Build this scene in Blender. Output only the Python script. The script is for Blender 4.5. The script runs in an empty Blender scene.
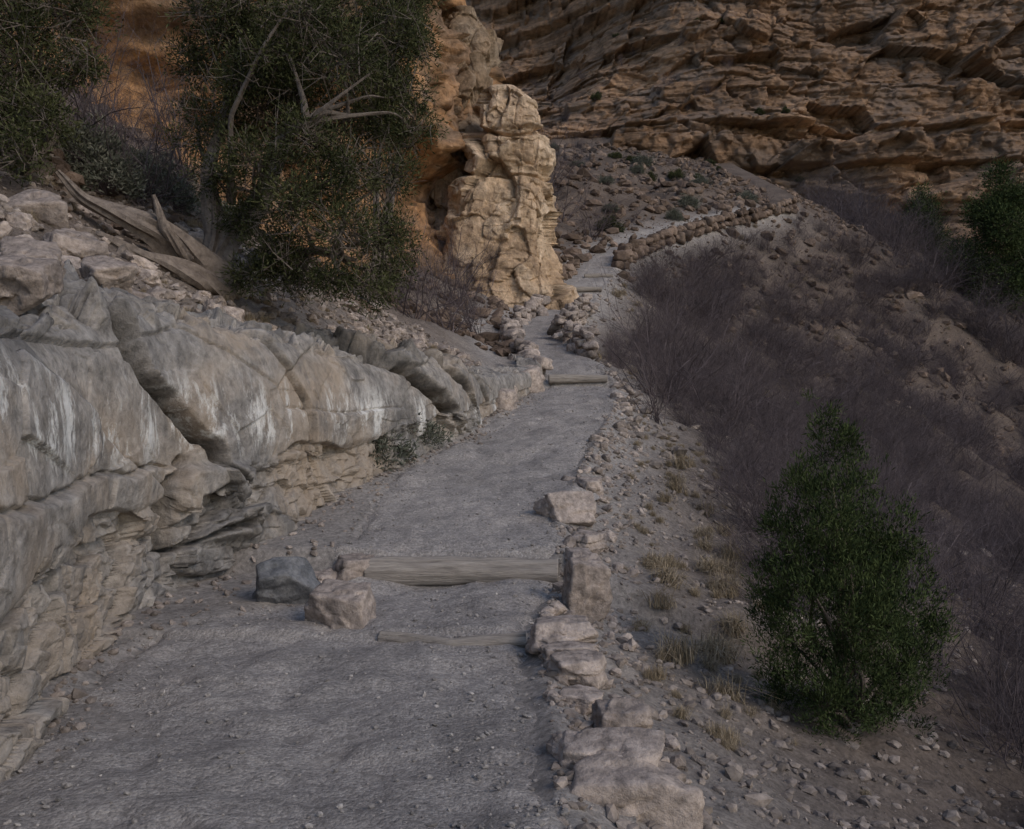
import bpy, bmesh, math, random
import numpy as np
from mathutils import Vector, Matrix

random.seed(5)
scene = bpy.context.scene

# ------------------------------------------------------------------ noise
def h3(ix, iy, iz, seed):
    with np.errstate(over='ignore'):
        h = (ix.astype(np.int64).astype(np.uint32) * np.uint32(0x8da6b343)) ^ \
            (iy.astype(np.int64).astype(np.uint32) * np.uint32(0xd8163841)) ^ \
            (iz.astype(np.int64).astype(np.uint32) * np.uint32(0xcb1ab31f)) ^ \
            np.uint32((seed * 0x9e3779b9) & 0xffffffff)
        h ^= h >> np.uint32(15); h *= np.uint32(0x2c1b3c6d)
        h ^= h >> np.uint32(12); h *= np.uint32(0x297a2d39)
        h ^= h >> np.uint32(15)
    return h.astype(np.float64) / 4294967295.0

def vnoise(P, seed=0):
    F = np.floor(P); f = P - F; f = f*f*f*(f*(f*6-15)+10)
    i, j, k = F[..., 0], F[..., 1], F[..., 2]
    out = 0
    for a in (0, 1):
        wa = f[..., 0] if a else 1-f[..., 0]
        for b in (0, 1):
            wb = f[..., 1] if b else 1-f[..., 1]
            for c in (0, 1):
                wc = f[..., 2] if c else 1-f[..., 2]
                out = out + wa*wb*wc*h3(i+a, j+b, k+c, seed)
    return out*2-1

def fbm(P, octv=4, seed=0, gain=0.5):
    a = 1; s = 0; t = 0; Q = P.copy()
    ca, sa = math.cos(.65), math.sin(.65)
    for o in range(octv):
        s = s + a*vnoise(Q, seed+o*17); t += a
        a *= gain
        if o < octv-1:
            Q = np.stack([ca*Q[..., 0]-sa*Q[..., 1], sa*Q[..., 0]*.8+ca*.8*Q[..., 1]+.6*Q[..., 2], -.6*sa*Q[..., 0]-.6*ca*Q[..., 1]+.8*Q[..., 2]], -1)*2.03+11.7
    return s/t*1.6

def voro(P, seed=0, box=True):
    F = np.floor(P)
    sh = P.shape[:-1]
    f1 = np.full(sh, 9.); f2 = np.full(sh, 9.)
    idr = np.zeros(sh+(3,)); dl = np.zeros(sh+(3,))
    for a in (-1, 0, 1):
        for b in (-1, 0, 1):
            for c in (-1, 0, 1):
                i, j, k = F[..., 0]+a, F[..., 1]+b, F[..., 2]+c
                r = np.stack([h3(i, j, k, seed+1), h3(i, j, k, seed+2), h3(i, j, k, seed+3)], -1)
                C = np.stack([i, j, k], -1)+.1+.8*r
                D = P-C; D2 = D*D
                d = np.sqrt(np.sqrt((D2*D2).sum(-1))) if box else np.sqrt(D2.sum(-1))
                m = d < f1
                f2 = np.where(m, f1, np.minimum(f2, d))
                f1 = np.where(m, d, f1)
                idr[m] = r[m]; dl[m] = D[m]
    return f1, f2, idr, dl

def blocks(P, sc, seed, off, tilt, gw, gd, warp=0.1, box=True):
    Q = P*np.array(sc)
    Q = Q + warp*np.stack([vnoise(Q*1.5, seed+31), vnoise(Q*1.5, seed+32), vnoise(Q*1.5, seed+33)], -1)
    f1, f2, r, dl = voro(Q, seed, box)
    t = r[..., [1, 2, 0]]*2-1
    return (r[..., 0]*2-1)*off + tilt*(dl*t).sum(-1) - gd*np.exp(-((f2-f1)/gw)**2)

def ss(a, b, x):
    t = np.clip((x-a)/(b-a), 0, 1); return t*t*(3-2*t)

def V3(*a):
    return np.stack(np.broadcast_arrays(*a), -1).astype(float)

def strata(zz, z0, tmin, tmax, amp, seed, n=300, soft=.12):
    r1 = np.random.default_rng(seed)
    le = np.cumsum(r1.uniform(tmin, tmax, n))+z0; lo = r1.uniform(-amp, amp, n)
    i = np.clip(np.searchsorted(le, zz), 1, n-1)
    lo_e = le[i-1]; t = (zz-lo_e)/(le[i]-lo_e)
    prof = np.minimum(ss(0, soft, t), ss(1, 1-soft, t))
    return lo[i]-(1-prof)*amp*.5

# ------------------------------------------------------------------ mesh helpers
def build(name, parts, mats, smooth=True, parent=None, link=True):
    Vs, loops, tot, mi, sh = [], [], [], [], []
    o = 0
    for V, F, m, s in parts:
        V = np.asarray(V, float); F = np.asarray(F)
        Vs.append(V); loops.append((F+o).ravel()); tot.append(np.full(len(F), F.shape[1]))
        mi.append(np.full(len(F), m)); sh.append(np.broadcast_to(np.asarray(s, float), (len(V),)))
        o += len(V)
    Vs = np.concatenate(Vs); loops = np.concatenate(loops); tot = np.concatenate(tot)
    mi = np.concatenate(mi); sh = np.concatenate(sh)
    me = bpy.data.meshes.new(name)
    me.vertices.add(len(Vs)); me.vertices.foreach_set('co', Vs.astype(np.float32).ravel())
    me.loops.add(len(loops)); me.loops.foreach_set('vertex_index', loops.astype(np.int32))
    me.polygons.add(len(tot))
    st = np.concatenate([[0], np.cumsum(tot)[:-1]])
    me.polygons.foreach_set('loop_start', st.astype(np.int32))
    me.polygons.foreach_set('material_index', mi.astype(np.int32))
    me.polygons.foreach_set('use_smooth', np.full(len(tot), smooth))
    for m in mats: me.materials.append(m)
    at = me.attributes.new('shade', 'FLOAT', 'POINT')
    at.data.foreach_set('value', sh.astype(np.float32))
    me.update(calc_edges=True)
    if not link: return me
    ob = bpy.data.objects.new(name, me)
    scene.collection.objects.link(ob)
    if parent: ob.parent = parent
    return ob

def gridF(R, C, flip=False):
    a = np.arange((R-1)*C).reshape(R-1, C)[:, :-1].ravel()
    F = np.stack([a, a+1, a+C+1, a+C], -1)
    return F[:, ::-1] if flip else F

def grid_normals(B):
    du = np.gradient(B, axis=1); dv = np.gradient(B, axis=0)
    N = np.cross(du, dv); return N/(np.linalg.norm(N, axis=-1, keepdims=True)+1e-9)

def empty(name):
    e = bpy.data.objects.new(name, None); scene.collection.objects.link(e); return e

_ico = {}
def ico(sub):
    if sub not in _ico:
        bm = bmesh.new(); bmesh.ops.create_icosphere(bm, subdivisions=sub, radius=1)
        V = np.array([v.co[:] for v in bm.verts]); F = np.array([[v.index for v in f.verts] for f in bm.faces])
        bm.free(); V /= np.linalg.norm(V, axis=1, keepdims=True); _ico[sub] = (V, F)
    return _ico[sub]

def rock_shape(sub, seed, planes=13, rough=0.05, fine=0.0, k=26.):
    D, F = ico(sub); r = np.random.default_rng(seed)
    n = r.normal(size=(planes, 3)); n /= np.linalg.norm(n, axis=1, keepdims=True)
    n = np.concatenate([n, [[0, 0, 1], [0, 0, -1], [1, .1, 0], [-1, 0, .1], [0, -1, .15], [.1, 1, 0]]])
    n[planes:] += r.normal(size=(6, 3))*.14; n /= np.linalg.norm(n, axis=1, keepdims=True)
    d = r.uniform(.72, 1.0, len(n)); d[planes:] = r.uniform(.7, .88, 6)
    dot = D@n.T
    q = np.where(dot > .05, d/np.maximum(dot, .05), 9)
    rr = -np.log(np.exp(-k*np.minimum(q, 3)).sum(1))/k
    rr = np.minimum(rr, 1.3)
    rr = rr*(1+rough*fbm(D*2+seed, 4, seed))
    if fine:
        rr = rr + fine*fbm(D*7+seed, 3, seed+5, .55)
        rr = rr + blocks(D+seed*1.7, (1.2, 1.2, 1.8), seed, .055, .14, .03, .03)
    return D*rr[:, None], F

def rotz(a):
    c, s = np.cos(a), np.sin(a); z = np.zeros_like(c); o = np.ones_like(c)
    return np.stack([np.stack([c, -s, z], -1), np.stack([s, c, z], -1), np.stack([z, z, o], -1)], -2)
def rotx(a):
    c, s = np.cos(a), np.sin(a); z = np.zeros_like(c); o = np.ones_like(c)
    return np.stack([np.stack([o, z, z], -1), np.stack([z, c, -s], -1), np.stack([z, s, c], -1)], -2)

def scatter_rocks(name, P, S, mat, sub=1, flat=.65, tilt=.5, seed=0, nv=10, smooth=False, parent=None, fine=0., k=26., planes=13):
    P = np.asarray(P); S = np.asarray(S); n = len(P); r = np.random.default_rng(seed)
    R = rotz(r.uniform(0, 6.28, n))@rotx(r.normal(0, tilt, n))@rotz(r.uniform(0, 6.28, n))
    sc = np.stack([S*r.uniform(.8, 1.3, n), S*r.uniform(.6, 1., n), S*flat*r.uniform(.7, 1.2, n)], -1)*.5
    shd = r.uniform(.6, 1.2, n); var = r.integers(0, nv, n)
    parts = []
    for v in range(nv):
        m = np.where(var == v)[0]
        if len(m) == 0: continue
        V, F = rock_shape(sub, seed*100+v, fine=fine, k=k, planes=planes)
        W = np.einsum('nij,nvj->nvi', R[m], V[None]*sc[m][:, None])+P[m][:, None]
        FF = (F[None]+(np.arange(len(m))*len(V))[:, None, None]).reshape(-1, 3)
        parts.append((W.reshape(-1, 3), FF, 0, np.repeat(shd[m], len(V))))
    return build(name, parts, [mat], smooth=smooth, parent=parent)

def boulder(name, loc, dims, mat, seed, rz=0., tx=0., sub=5, shade=1., planes=12):
    V, F = rock_shape(sub, seed, planes=planes, rough=.03, fine=.012, k=80.)
    R = (rotz(np.array(rz))@rotx(np.array(tx)))
    W = (V*np.array(dims)*.58)@R.T
    ob = build(name, [(W, F, 0, shade)], [mat])
    ob.location = loc
    return ob

def resample(pts, n):
    pts = np.asarray(pts, float); t = np.concatenate([[0], np.cumsum(np.linalg.norm(np.diff(pts, axis=0), axis=1))])
    u = np.linspace(0, t[-1], n); P = np.stack([np.interp(u, t, pts[:, i]) for i in range(3)], -1)
    for _ in range(max(2, n//10)):
        P[1:-1] = (P[:-2]+2*P[1:-1]+P[2:])/4
    return P

def tube(pts, radii, n=30, sides=10, amp=.1, seed=0, cap=True, twist=0., gfreq=3., lf=3.):
    P = resample(pts, n); r = np.interp(np.linspace(0, 1, n), np.linspace(0, 1, len(radii)), radii)
    if cap:
        T0 = P[0]-(P[1]-P[0])*.02; T1 = P[-1]+(P[-1]-P[-2])*.02
        P = np.concatenate([[T0], P, [T1]]); r = np.concatenate([[r[0]*.02], r, [r[-1]*.02]])
        n += 2
    T = np.gradient(P, axis=0); T /= np.linalg.norm(T, axis=1, keepdims=True)+1e-9
    up = np.array([0, 0, 1.]) if abs(T[0][2]) < .8 else np.array([1., 0, 0])
    A = np.cross(T, up); A /= np.linalg.norm(A, axis=1, keepdims=True)+1e-9
    B = np.cross(T, A)
    th = np.linspace(0, 2*np.pi, sides, endpoint=False)
    L = np.linspace(0, 1, n)
    TH = th[None]+twist*L[:, None]
    nn = V3(np.cos(th)[None]*gfreq*.5+L[:, None]*.0, np.sin(th)[None]*gfreq*.5, L[:, None]*lf)+seed
    nn2 = V3(np.cos(th)[None]*gfreq*1.6, np.sin(th)[None]*gfreq*1.6, L[:, None]*lf*.7)+seed*3
    rr = r[:, None]*(1+amp*vnoise(nn, seed)*1.2+amp*.8*vnoise(nn2, seed+3)+amp*.5*vnoise(nn2*2.1, seed+4))
    W = P[:, None]+rr[..., None]*(np.cos(TH)[..., None]*A[:, None]+np.sin(TH)[..., None]*B[:, None])
    idx = np.arange(n*sides).reshape(n, sides)
    a = idx[:-1]; b = np.roll(idx, -1, 1)[:-1]; c = np.roll(idx, -1, 1)[1:]; d = idx[1:]
    return W.reshape(-1, 3), np.stack([a, b, c, d], -1).reshape(-1, 4)

def segs_mesh(segs):
    S = np.array(segs); p0 = S[:, :3]; p1 = S[:, 3:6]; r0 = S[:, 6]; r1 = S[:, 7]
    T = p1-p0; T /= np.linalg.norm(T, axis=1, keepdims=True)+1e-9
    u = np.where(np.abs(T[:, 2:3]) < .9, [[0, 0, 1.]], [[1., 0, 0]])
    A = np.cross(T, u); A /= np.linalg.norm(A, axis=1, keepdims=True)+1e-9; B = np.cross(T, A)
    W = []
    for p, r in ((p0, r0), (p1, r1)):
        for k in range(3):
            a = k*2*np.pi/3
            W.append(p+r[:, None]*(math.cos(a)*A+math.sin(a)*B))
    W = np.stack(W, 1); o = (np.arange(len(S))*6)[:, None, None]
    F = np.array([[0, 1, 4, 3], [1, 2, 5, 4], [2, 0, 3, 5]])[None]+o
    return W.reshape(-1, 3), F.reshape(-1, 4)

# ------------------------------------------------------------------ materials
def newmat(name):
    m = bpy.data.materials.new(name); m.use_nodes = True
    nt = m.node_tree; bs = nt.nodes['Principled BSDF']
    bs.inputs['Roughness'].default_value = 1.
    bs.inputs['Specular IOR Level'].default_value = .04
    return m, nt, bs

def N(nt, typ, **kw):
    n = nt.nodes.new(typ)
    for k, v in kw.items():
        if k in n.inputs: n.inputs[k].default_value = v
        else: setattr(n, k, v)
    return n

def coords(nt, scale=(1, 1, 1)):
    tc = N(nt, 'ShaderNodeTexCoord')
    if scale == (1, 1, 1): return tc.outputs['Object']
    mp = N(nt, 'ShaderNodeMapping')
    mp.inputs['Scale'].default_value = scale
    nt.links.new(tc.outputs['Object'], mp.inputs['Vector']); return mp.outputs[0]

def noise(nt, vec, sc, det=3, rough=.6, dist=0.):
    n = N(nt, 'ShaderNodeTexNoise'); n.inputs['Scale'].default_value = sc
    n.inputs['Detail'].default_value = det; n.inputs['Roughness'].default_value = rough
    n.inputs['Distortion'].default_value = dist
    nt.links.new(vec, n.inputs['Vector']); return n.outputs['Fac']

def ramp(nt, fac, stops):
    r = N(nt, 'ShaderNodeValToRGB'); e = r.color_ramp.elements
    while len(e) < len(stops): e.new(.5)
    for k, (p, c) in enumerate(stops):
        e[k].position = p; e[k].color = (c[0], c[1], c[2], 1) if hasattr(c, '__len__') else (c, c, c, 1)
    nt.links.new(fac, r.inputs[0]); return r.outputs[0]

def mix(nt, a, b, fac, mode='MIX'):
    m = N(nt, 'ShaderNodeMix', data_type='RGBA', blend_type=mode)
    for s, v in ((m.inputs[0], fac), (m.inputs[6], a), (m.inputs[7], b)):
        if isinstance(v, (int, float)): s.default_value = v
        elif isinstance(v, tuple): s.default_value = (*v, 1)
        else: nt.links.new(v, s)
    return m.outputs[2]

def math_(nt, op, a, b=None):
    m = N(nt, 'ShaderNodeMath', operation=op)
    for s, v in ((m.inputs[0], a), (m.inputs[1], b)):
        if v is None: continue
        if isinstance(v, (int, float)): s.default_value = v
        else: nt.links.new(v, s)
    return m.outputs[0]

def shade_attr(nt):
    a = N(nt, 'ShaderNodeAttribute'); a.attribute_name = 'shade'; return a

def bump(nt, bs, hs, dist):
    b = N(nt, 'ShaderNodeBump'); b.inputs['Strength'].default_value = 1.; b.inputs['Distance'].default_value = dist
    nt.links.new(hs, b.inputs['Height']); nt.links.new(b.outputs[0], bs.inputs['Normal'])

def rock_material(name, stops, sc=1., fine=12., bdist=.02, orange=None, zstretch=1., lime=False, spk=(.6, 1.3)):
    m, nt, bs = newmat(name)
    v = coords(nt, (1, 1, zstretch)); v1 = coords(nt)
    col = ramp(nt, noise(nt, v, sc, 5, .62, .3), stops)
    hb = noise(nt, v1, fine, 6, .72)
    sp = ramp(nt, hb, [(.3, spk[0]), (.5, 1.), (.7, spk[1])])
    col = mix(nt, col, sp, 1., 'MULTIPLY')
    mid = ramp(nt, noise(nt, v1, sc*4.3, 3, .7), [(.3, .68), (.7, 1.25)])
    col = mix(nt, col, mid, 1., 'MULTIPLY')
    if orange:
        f = ramp(nt, noise(nt, v1, sc*.8+.13, 4, .6, .3), [(.5, 0.), (.64, .7)])
        col = mix(nt, col, orange, f)
    if lime:   # mineral streaks in the seep band, dark stain runs
        sx = N(nt, 'ShaderNodeSeparateXYZ'); nt.links.new(v1, sx.inputs[0])
        nz = noise(nt, coords(nt, (2., 2., .8)), 1.2, 7, .78, .2)
        band = ramp(nt, math_(nt, 'MULTIPLY', sx.outputs[2], .3333), [(.38, 0.), (.47, 1.), (.56, 1.), (.68, 0.)])
        f = math_(nt, 'MULTIPLY', ramp(nt, nz, [(.515, 0.), (.59, .9)]), band)
        col = mix(nt, col, (.70, .69, .67), f)
        nd = noise(nt, coords(nt, (1.3, 1.3, .45)), 1.1, 6, .75, .2)
        col = mix(nt, col, (.115, .112, .112), ramp(nt, nd, [(.52, 0.), (.64, .7)]))
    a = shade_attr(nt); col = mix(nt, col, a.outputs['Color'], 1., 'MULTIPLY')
    nt.links.new(col, bs.inputs['Base Color'])
    bump(nt, bs, hb, bdist)
    return m

M_lime = rock_material('limestone', [(.25, (.16, .152, .148)), (.42, (.25, .235, .222)), (.58, (.33, .30, .272)), (.75, (.41, .355, .30))],
                       sc=.6, fine=9, bdist=.04, orange=(.35, .28, .215), lime=True, spk=(.5, 1.4))
M_bould = rock_material('boulder_stone', [(.3, (.25, .213, .192)), (.5, (.38, .32, .283)), (.7, (.46, .38, .325))], sc=2.2, fine=14, bdist=.03, spk=(.5, 1.35))
M_boulgrey = rock_material('grey_stone', [(.3, (.12, .125, .135)), (.55, (.18, .18, .185)), (.75, (.26, .25, .24))], sc=3, fine=16, bdist=.02)
M_rub = rock_material('rubble_stone', [(.3, (.20, .17, .152)), (.5, (.29, .245, .215)), (.7, (.36, .305, .262))], sc=1.3, fine=20, bdist=.01)
M_grav = rock_material('gravel_stone', [(.3, (.22, .203, .19)), (.5, (.31, .285, .266)), (.7, (.40, .365, .335))], sc=3, fine=30, bdist=.003)
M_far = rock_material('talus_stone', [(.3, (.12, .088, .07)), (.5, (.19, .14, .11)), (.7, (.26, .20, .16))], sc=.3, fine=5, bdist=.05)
M_pil = rock_material('sandstone_pillar', [(.28, (.31, .22, .15)), (.45, (.50, .36, .24)), (.6, (.62, .485, .355)), (.75, (.38, .285, .21))], sc=.45, fine=3.5, bdist=.15, zstretch=.8, spk=(.5, 1.35))  # cream-tan stone, with the warm light on the pillar put into its colour
M_cliffL = rock_material('orange_sandstone', [(.28, (.14, .10, .075)), (.45, (.25, .17, .115)), (.6, (.43, .245, .125)), (.75, (.25, .19, .145))], sc=.3, fine=3., bdist=.15, zstretch=1.6, spk=(.5, 1.35))

def canyon_material():
    m, nt, bs = newmat('canyon_strata')
    v = coords(nt)
    band = ramp(nt, noise(nt, coords(nt, (.06, .06, 1.)), .45, 8, .78, .25), [(.3, (.15, .10, .07)), (.42, (.27, .178, .12)), (.5, (.42, .27, .172)), (.58, (.22, .148, .105)), (.7, (.47, .335, .235))])
    lg = ramp(nt, noise(nt, v, .06, 5, .65), [(.35, .6), (.65, 1.25)])
    hb = noise(nt, coords(nt, (.8, .8, 1.4)), .9, 7, .78)
    sp = ramp(nt, hb, [(.3, .45), (.5, 1.), (.7, 1.4)])
    col = mix(nt, mix(nt, band, lg, 1., 'MULTIPLY'), sp, 1., 'MULTIPLY')
    gb = ramp(nt, noise(nt, coords(nt, (1, 1, 1.5)), .12, 5, .7), [(.50, 0.), (.6, .6)])
    col = mix(nt, col, (.23, .185, .155), gb)
    f = ramp(nt, noise(nt, coords(nt, (1, 1, 1.)), .17, 6, .75), [(.65, 0.), (.71, .5)])
    col = mix(nt, col, (.42, .36, .31), f)
    nt.links.new(col, bs.inputs['Base Color'])
    bump(nt, bs, hb, .6)
    return m
M_can = canyon_material()

def ground_material():
    m, nt, bs = newmat('hillside_dirt'); v = coords(nt)
    a = shade_attr(nt)
    hb = noise(nt, v, 14, 6, .8)
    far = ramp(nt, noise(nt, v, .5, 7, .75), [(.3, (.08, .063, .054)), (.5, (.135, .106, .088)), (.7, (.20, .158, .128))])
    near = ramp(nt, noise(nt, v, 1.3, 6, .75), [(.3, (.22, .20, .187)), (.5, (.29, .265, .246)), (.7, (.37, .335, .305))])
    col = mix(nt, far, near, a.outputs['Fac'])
    col = mix(nt, col, ramp(nt, hb, [(.3, .62), (.5, 1.), (.7, 1.33)]), 1., 'MULTIPLY')
    vo = N(nt, 'ShaderNodeTexVoronoi'); vo.inputs['Scale'].default_value = 34; nt.links.new(v, vo.inputs['Vector'])
    col = mix(nt, col, ramp(nt, vo.outputs['Color'], [(.1, .8), (.9, 1.18)]), 1., 'MULTIPLY')
    nt.links.new(col, bs.inputs['Base Color'])
    bump(nt, bs, hb, .03)
    return m
M_ground = ground_material()

def trail_material():
    m, nt, bs = newmat('trail_dust'); v = coords(nt)
    col = ramp(nt, noise(nt, v, 1.2, 8, .78, .3), [(.32, (.235, .215, .203)), (.5, (.33, .303, .285)), (.68, (.43, .39, .36))])
    g = noise(nt, v, 26, 6, .82)
    col = mix(nt, col, ramp(nt, g, [(.3, .6), (.5, 1.), (.7, 1.38)]), 1., 'MULTIPLY')
    vo = N(nt, 'ShaderNodeTexVoronoi'); vo.inputs['Scale'].default_value = 60; nt.links.new(v, vo.inputs['Vector'])
    col = mix(nt, col, ramp(nt, vo.outputs['Color'], [(.1, .78), (.9, 1.2)]), 1., 'MULTIPLY')
    nt.links.new(col, bs.inputs['Base Color'])
    h = math_(nt, 'ADD', g, math_(nt, 'MULTIPLY', vo.outputs['Distance'], -.5))
    bump(nt, bs, h, .020)
    return m
M_trail = trail_material()

def simple_mat(name, c1, c2, sc, vec=(1, 1, 1), bd=.005, rough=.85):
    m, nt, bs = newmat(name); v = coords(nt, vec)
    n1 = noise(nt, v, sc, 5, .7, .3)
    col = ramp(nt, n1, [(.3, c1), (.7, c2)])
    a = shade_attr(nt); col = mix(nt, col, a.outputs['Color'], 1., 'MULTIPLY')
    nt.links.new(col, bs.inputs['Base Color']); bs.inputs['Roughness'].default_value = rough
    if bd: bump(nt, bs, n1, bd)
    return m
def leaf_mat(name, c1, c2):
    m, nt, bs = newmat(name); a = shade_attr(nt)
    mr = N(nt, 'ShaderNodeMapRange'); mr.inputs['From Min'].default_value = .4; mr.inputs['From Max'].default_value = 1.7
    nt.links.new(a.outputs['Fac'], mr.inputs['Value'])
    nt.links.new(ramp(nt, mr.outputs[0], [(0., c1), (1., c2)]), bs.inputs['Base Color'])
    bs.inputs['Roughness'].default_value = .8
    return m
M_log = simple_mat('weathered_wood', (.19, .168, .15), (.42, .375, .33), 5., (.5, 5, 5), .03)
M_bark = simple_mat('juniper_bark', (.11, .09, .08), (.28, .235, .20), 10., (1, 1, 1), .03)
M_twig = leaf_mat('bare_twig', (.055, .045, .048), (.165, .135, .14))
M_leafL = leaf_mat('juniper_leaf', (.022, .028, .013), (.098, .102, .046))
M_leafR = leaf_mat('young_juniper_leaf', (.018, .028, .012), (.085, .11, .042))
M_sage = leaf_mat('sage_leaf', (.07, .08, .06), (.19, .19, .155))
M_grass = leaf_mat('dry_straw', (.18, .14, .09), (.44, .36, .255))

# ------------------------------------------------------------------ trail tables
def smooth_table(pts, k=.6):
    ys = np.arange(-8, 135, .05); v = np.interp(ys, [p[0] for p in pts], [p[1] for p in pts])
    n = int(k/.05); ker = np.hanning(2*n+1); ker /= ker.sum()
    v = np.convolve(np.pad(v, n, mode='edge'), ker, mode='valid')
    return lambda y: np.interp(y, ys, v)
_zt = smooth_table([(-8, -.02), (6.5, 0), (8.5, .02), (12, .58), (16, 1.28), (21, 2.0), (28, 3.55), (34, 5.2), (42, 7.5), (50, 10.4), (55, 12.2), (65, 16.0), (75, 20), (90, 26), (135, 42)], 1.)
def ztr(y): return _zt(y)+.22*ss(8.5, 8.66, y)+.15*ss(21.0, 21.12, y)+.12*ss(37.5, 37.7, y)+.05*ss(6.5, 6.62, y)
xL = smooth_table([(-8, -2.2), (3.5, -2.3), (5, -2.6), (6.3, -2.75), (7.2, -2.1), (8.5, -1.5), (9.5, -1.55), (12, -1.5), (14, -.85), (16, -.25), (19, .45), (21, .85), (24, .45), (28, .0), (31, .55), (34, 1.35), (38, 2.3), (42, 3.3), (46, 4.2), (50, 6.5), (55, 10), (60, 14.5), (65, 19), (70, 20), (135, 20)], .7)
xR = smooth_table([(-8, .2), (3.5, .17), (5, .18), (6.6, .15), (8.5, .42), (9.5, .4), (12, .83), (14, 1.25), (16, 1.65), (19, 2.15), (21, 2.3), (24, 2.0), (28, 1.4), (31, 1.95), (34, 2.8), (38, 3.7), (42, 4.6), (46, 5.4), (50, 7.8), (55, 11.3), (60, 15.9), (65, 20.5), (70, 21.5), (135, 21.5)], .7)
xW = smooth_table([(-8, -2.2), (3, -2.25), (4.1, -2.4), (6.2, -2.85), (7.8, -2.9), (9.3, -2.35), (10.5, -2.05), (11.6, -1.8), (14.5, -.65), (17, -.25), (19, .3), (21, .7), (24, .3), (28, -.2), (31, .3), (34, 1.0), (38, 2.), (42, 3.0), (46, 3.9), (50, 6.2), (55, 9.7), (60, 14.2), (65, 18.7), (70, 19.7), (135, 19.7)], .5)
rim = smooth_table([(-8, 2.0), (4.5, 2.05), (5.3, 2.25), (7.2, 2.5), (9.5, 2.5), (13, 2.4), (17, 2.35), (19, 2.5), (21, 2.65)], .5)
slR = smooth_table([(-8, .34), (5, .36), (10, .38), (20, .45), (40, .5), (60, .55), (135, .5)], 2)
slL = smooth_table([(-8, .66), (14, .7), (20, .6), (26, .45), (34, .3), (46, .12), (135, .1)], 2)

def H(x, y, detail=True):
    x = np.asarray(x, float); y = np.asarray(y, float)
    zt = ztr(y); s = x-xR(y); w = xW(y)-x
    z = zt - slR(y)*np.where(s > 0, s*ss(-.3, .5, s), 0) - .05*ss(0, .25, s)
    z = z + .12*np.maximum(s-26, 0)+.28*np.maximum(s-34, 0)
    stepH = np.where(y < 21, rim(y)-zt-.1, 0)*(1-ss(20, 22, y)) + .15*ss(20, 23, y)
    z = z + stepH*ss(.45, 1.1, w) + slL(y)*np.maximum(w-.9, 0)
    inside = ss(-.1, .12, x-xL(y))*ss(-.1, .12, xR(y)-x)*(y < 65)
    z = z - .07*inside
    if detail:
        d = np.maximum(np.maximum(s, w), 0)
        P = V3(x, y, 0*x)
        z = z + fbm(P*1.1, 3, 3)*np.clip(.02+.04*d, 0, .22) + fbm(P*.22, 3, 8)*np.clip(.10*(d-1.5), 0, .8) + vnoise(P*5, 21)*np.clip(.004+.02*d, 0, .03)
    return z

# ------------------------------------------------------------------ ground
rows = np.concatenate([np.linspace(-6, 2.9, 60), np.exp(np.linspace(math.log(3), math.log(130), 640))])
u = np.linspace(-1, 1.3, 520); g = np.sign(u)*np.abs(u)**1.4
Y = np.repeat(rows[:, None], len(u), 1)
X = ((xL(rows)+xR(rows))/2)[:, None]+(6+.6*np.maximum(rows, 0))[:, None]*g[None]
Z = H(X, Y)
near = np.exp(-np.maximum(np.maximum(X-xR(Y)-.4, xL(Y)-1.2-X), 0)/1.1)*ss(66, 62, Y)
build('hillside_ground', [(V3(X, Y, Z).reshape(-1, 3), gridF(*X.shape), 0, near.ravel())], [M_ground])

# ------------------------------------------------------------------ trail
rows = np.concatenate([np.linspace(-5.5, 2.9, 60), np.exp(np.linspace(math.log(3), math.log(63.5), 1100))])
YY = np.repeat(rows[:, None], 150, 1); u = np.linspace(0, 1, 150)
wig = lambda s: .18*fbm(V3(rows*1.3, 0*rows, 0*rows), 4, s, .65)
xl = xL(rows)-.25+wig(41); xr = xR(rows)+.2+wig(42)
XX = xl[:, None]+(xr-xl)[:, None]*u[None]
PP = V3(XX, YY, 0*XX)
e = np.minimum(XX-xl[:, None], xr[:, None]-XX)
def tbump(P): return fbm(P*1.2, 3, 50)*.05
ZZ = ztr(YY+.05*fbm(PP*2.5, 2, 55)*(YY > 8.3)*(YY < 9))+tbump(PP)+fbm(PP*4.5, 3, 51)*.02-.12*(1-ss(0, .3, e))-.02
f1, f2, rr_, dl_ = voro(PP*V3(3.2, 2.4, 1.), 77, False)
ZZ = ZZ-.026*(1-ss(.1, .38, f1))*(rr_[..., 0] > .4)
ZZ = ZZ+.04*ss(.35, 0, e)*fbm(PP*3, 2, 58)
build('trail', [(V3(XX, YY, ZZ).reshape(-1, 3), gridF(*XX.shape), 0, 1)], [M_trail])

# ------------------------------------------------------------------ limestone wall on the left
def seg_dist(a, b, pts):
    d = np.full(a.shape, 9.); side = np.zeros(a.shape)
    for (y0, z0), (y1, z1) in zip(pts[:-1], pts[1:]):
        vy, vz = y1-y0, z1-z0; L2 = vy*vy+vz*vz
        t = np.clip(((a-y0)*vy+(b-z0)*vz)/L2, 0, 1)
        q = np.hypot(a-y0-t*vy, b-z0-t*vz); m = q < d
        d = np.where(m, q, d); side = np.where(m, np.sign((a-y0)*vz-(b-z0)*vy), side)
    return d, side
rows = np.concatenate([np.linspace(-4, 2.95, 60), np.exp(np.linspace(math.log(3), math.log(22.5), 1150))])
fk = np.array([-.25, 0, .10, .22, .30, .34, .5, .7, .85, .95, 1.01, 1.05, 1.13])
dk = np.array([.06, .06, .07, .12, .15, .09, .07, .11, .19, .33, .62, 1.05, 1.8])
NT = 340
T = np.linspace(0, 1, NT); fT = np.interp(T, np.linspace(0, 1, len(fk)), fk)
dT = np.interp(T, np.linspace(0, 1, len(fk)), dk)
ker = np.hanning(15); ker /= ker.sum()
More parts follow.
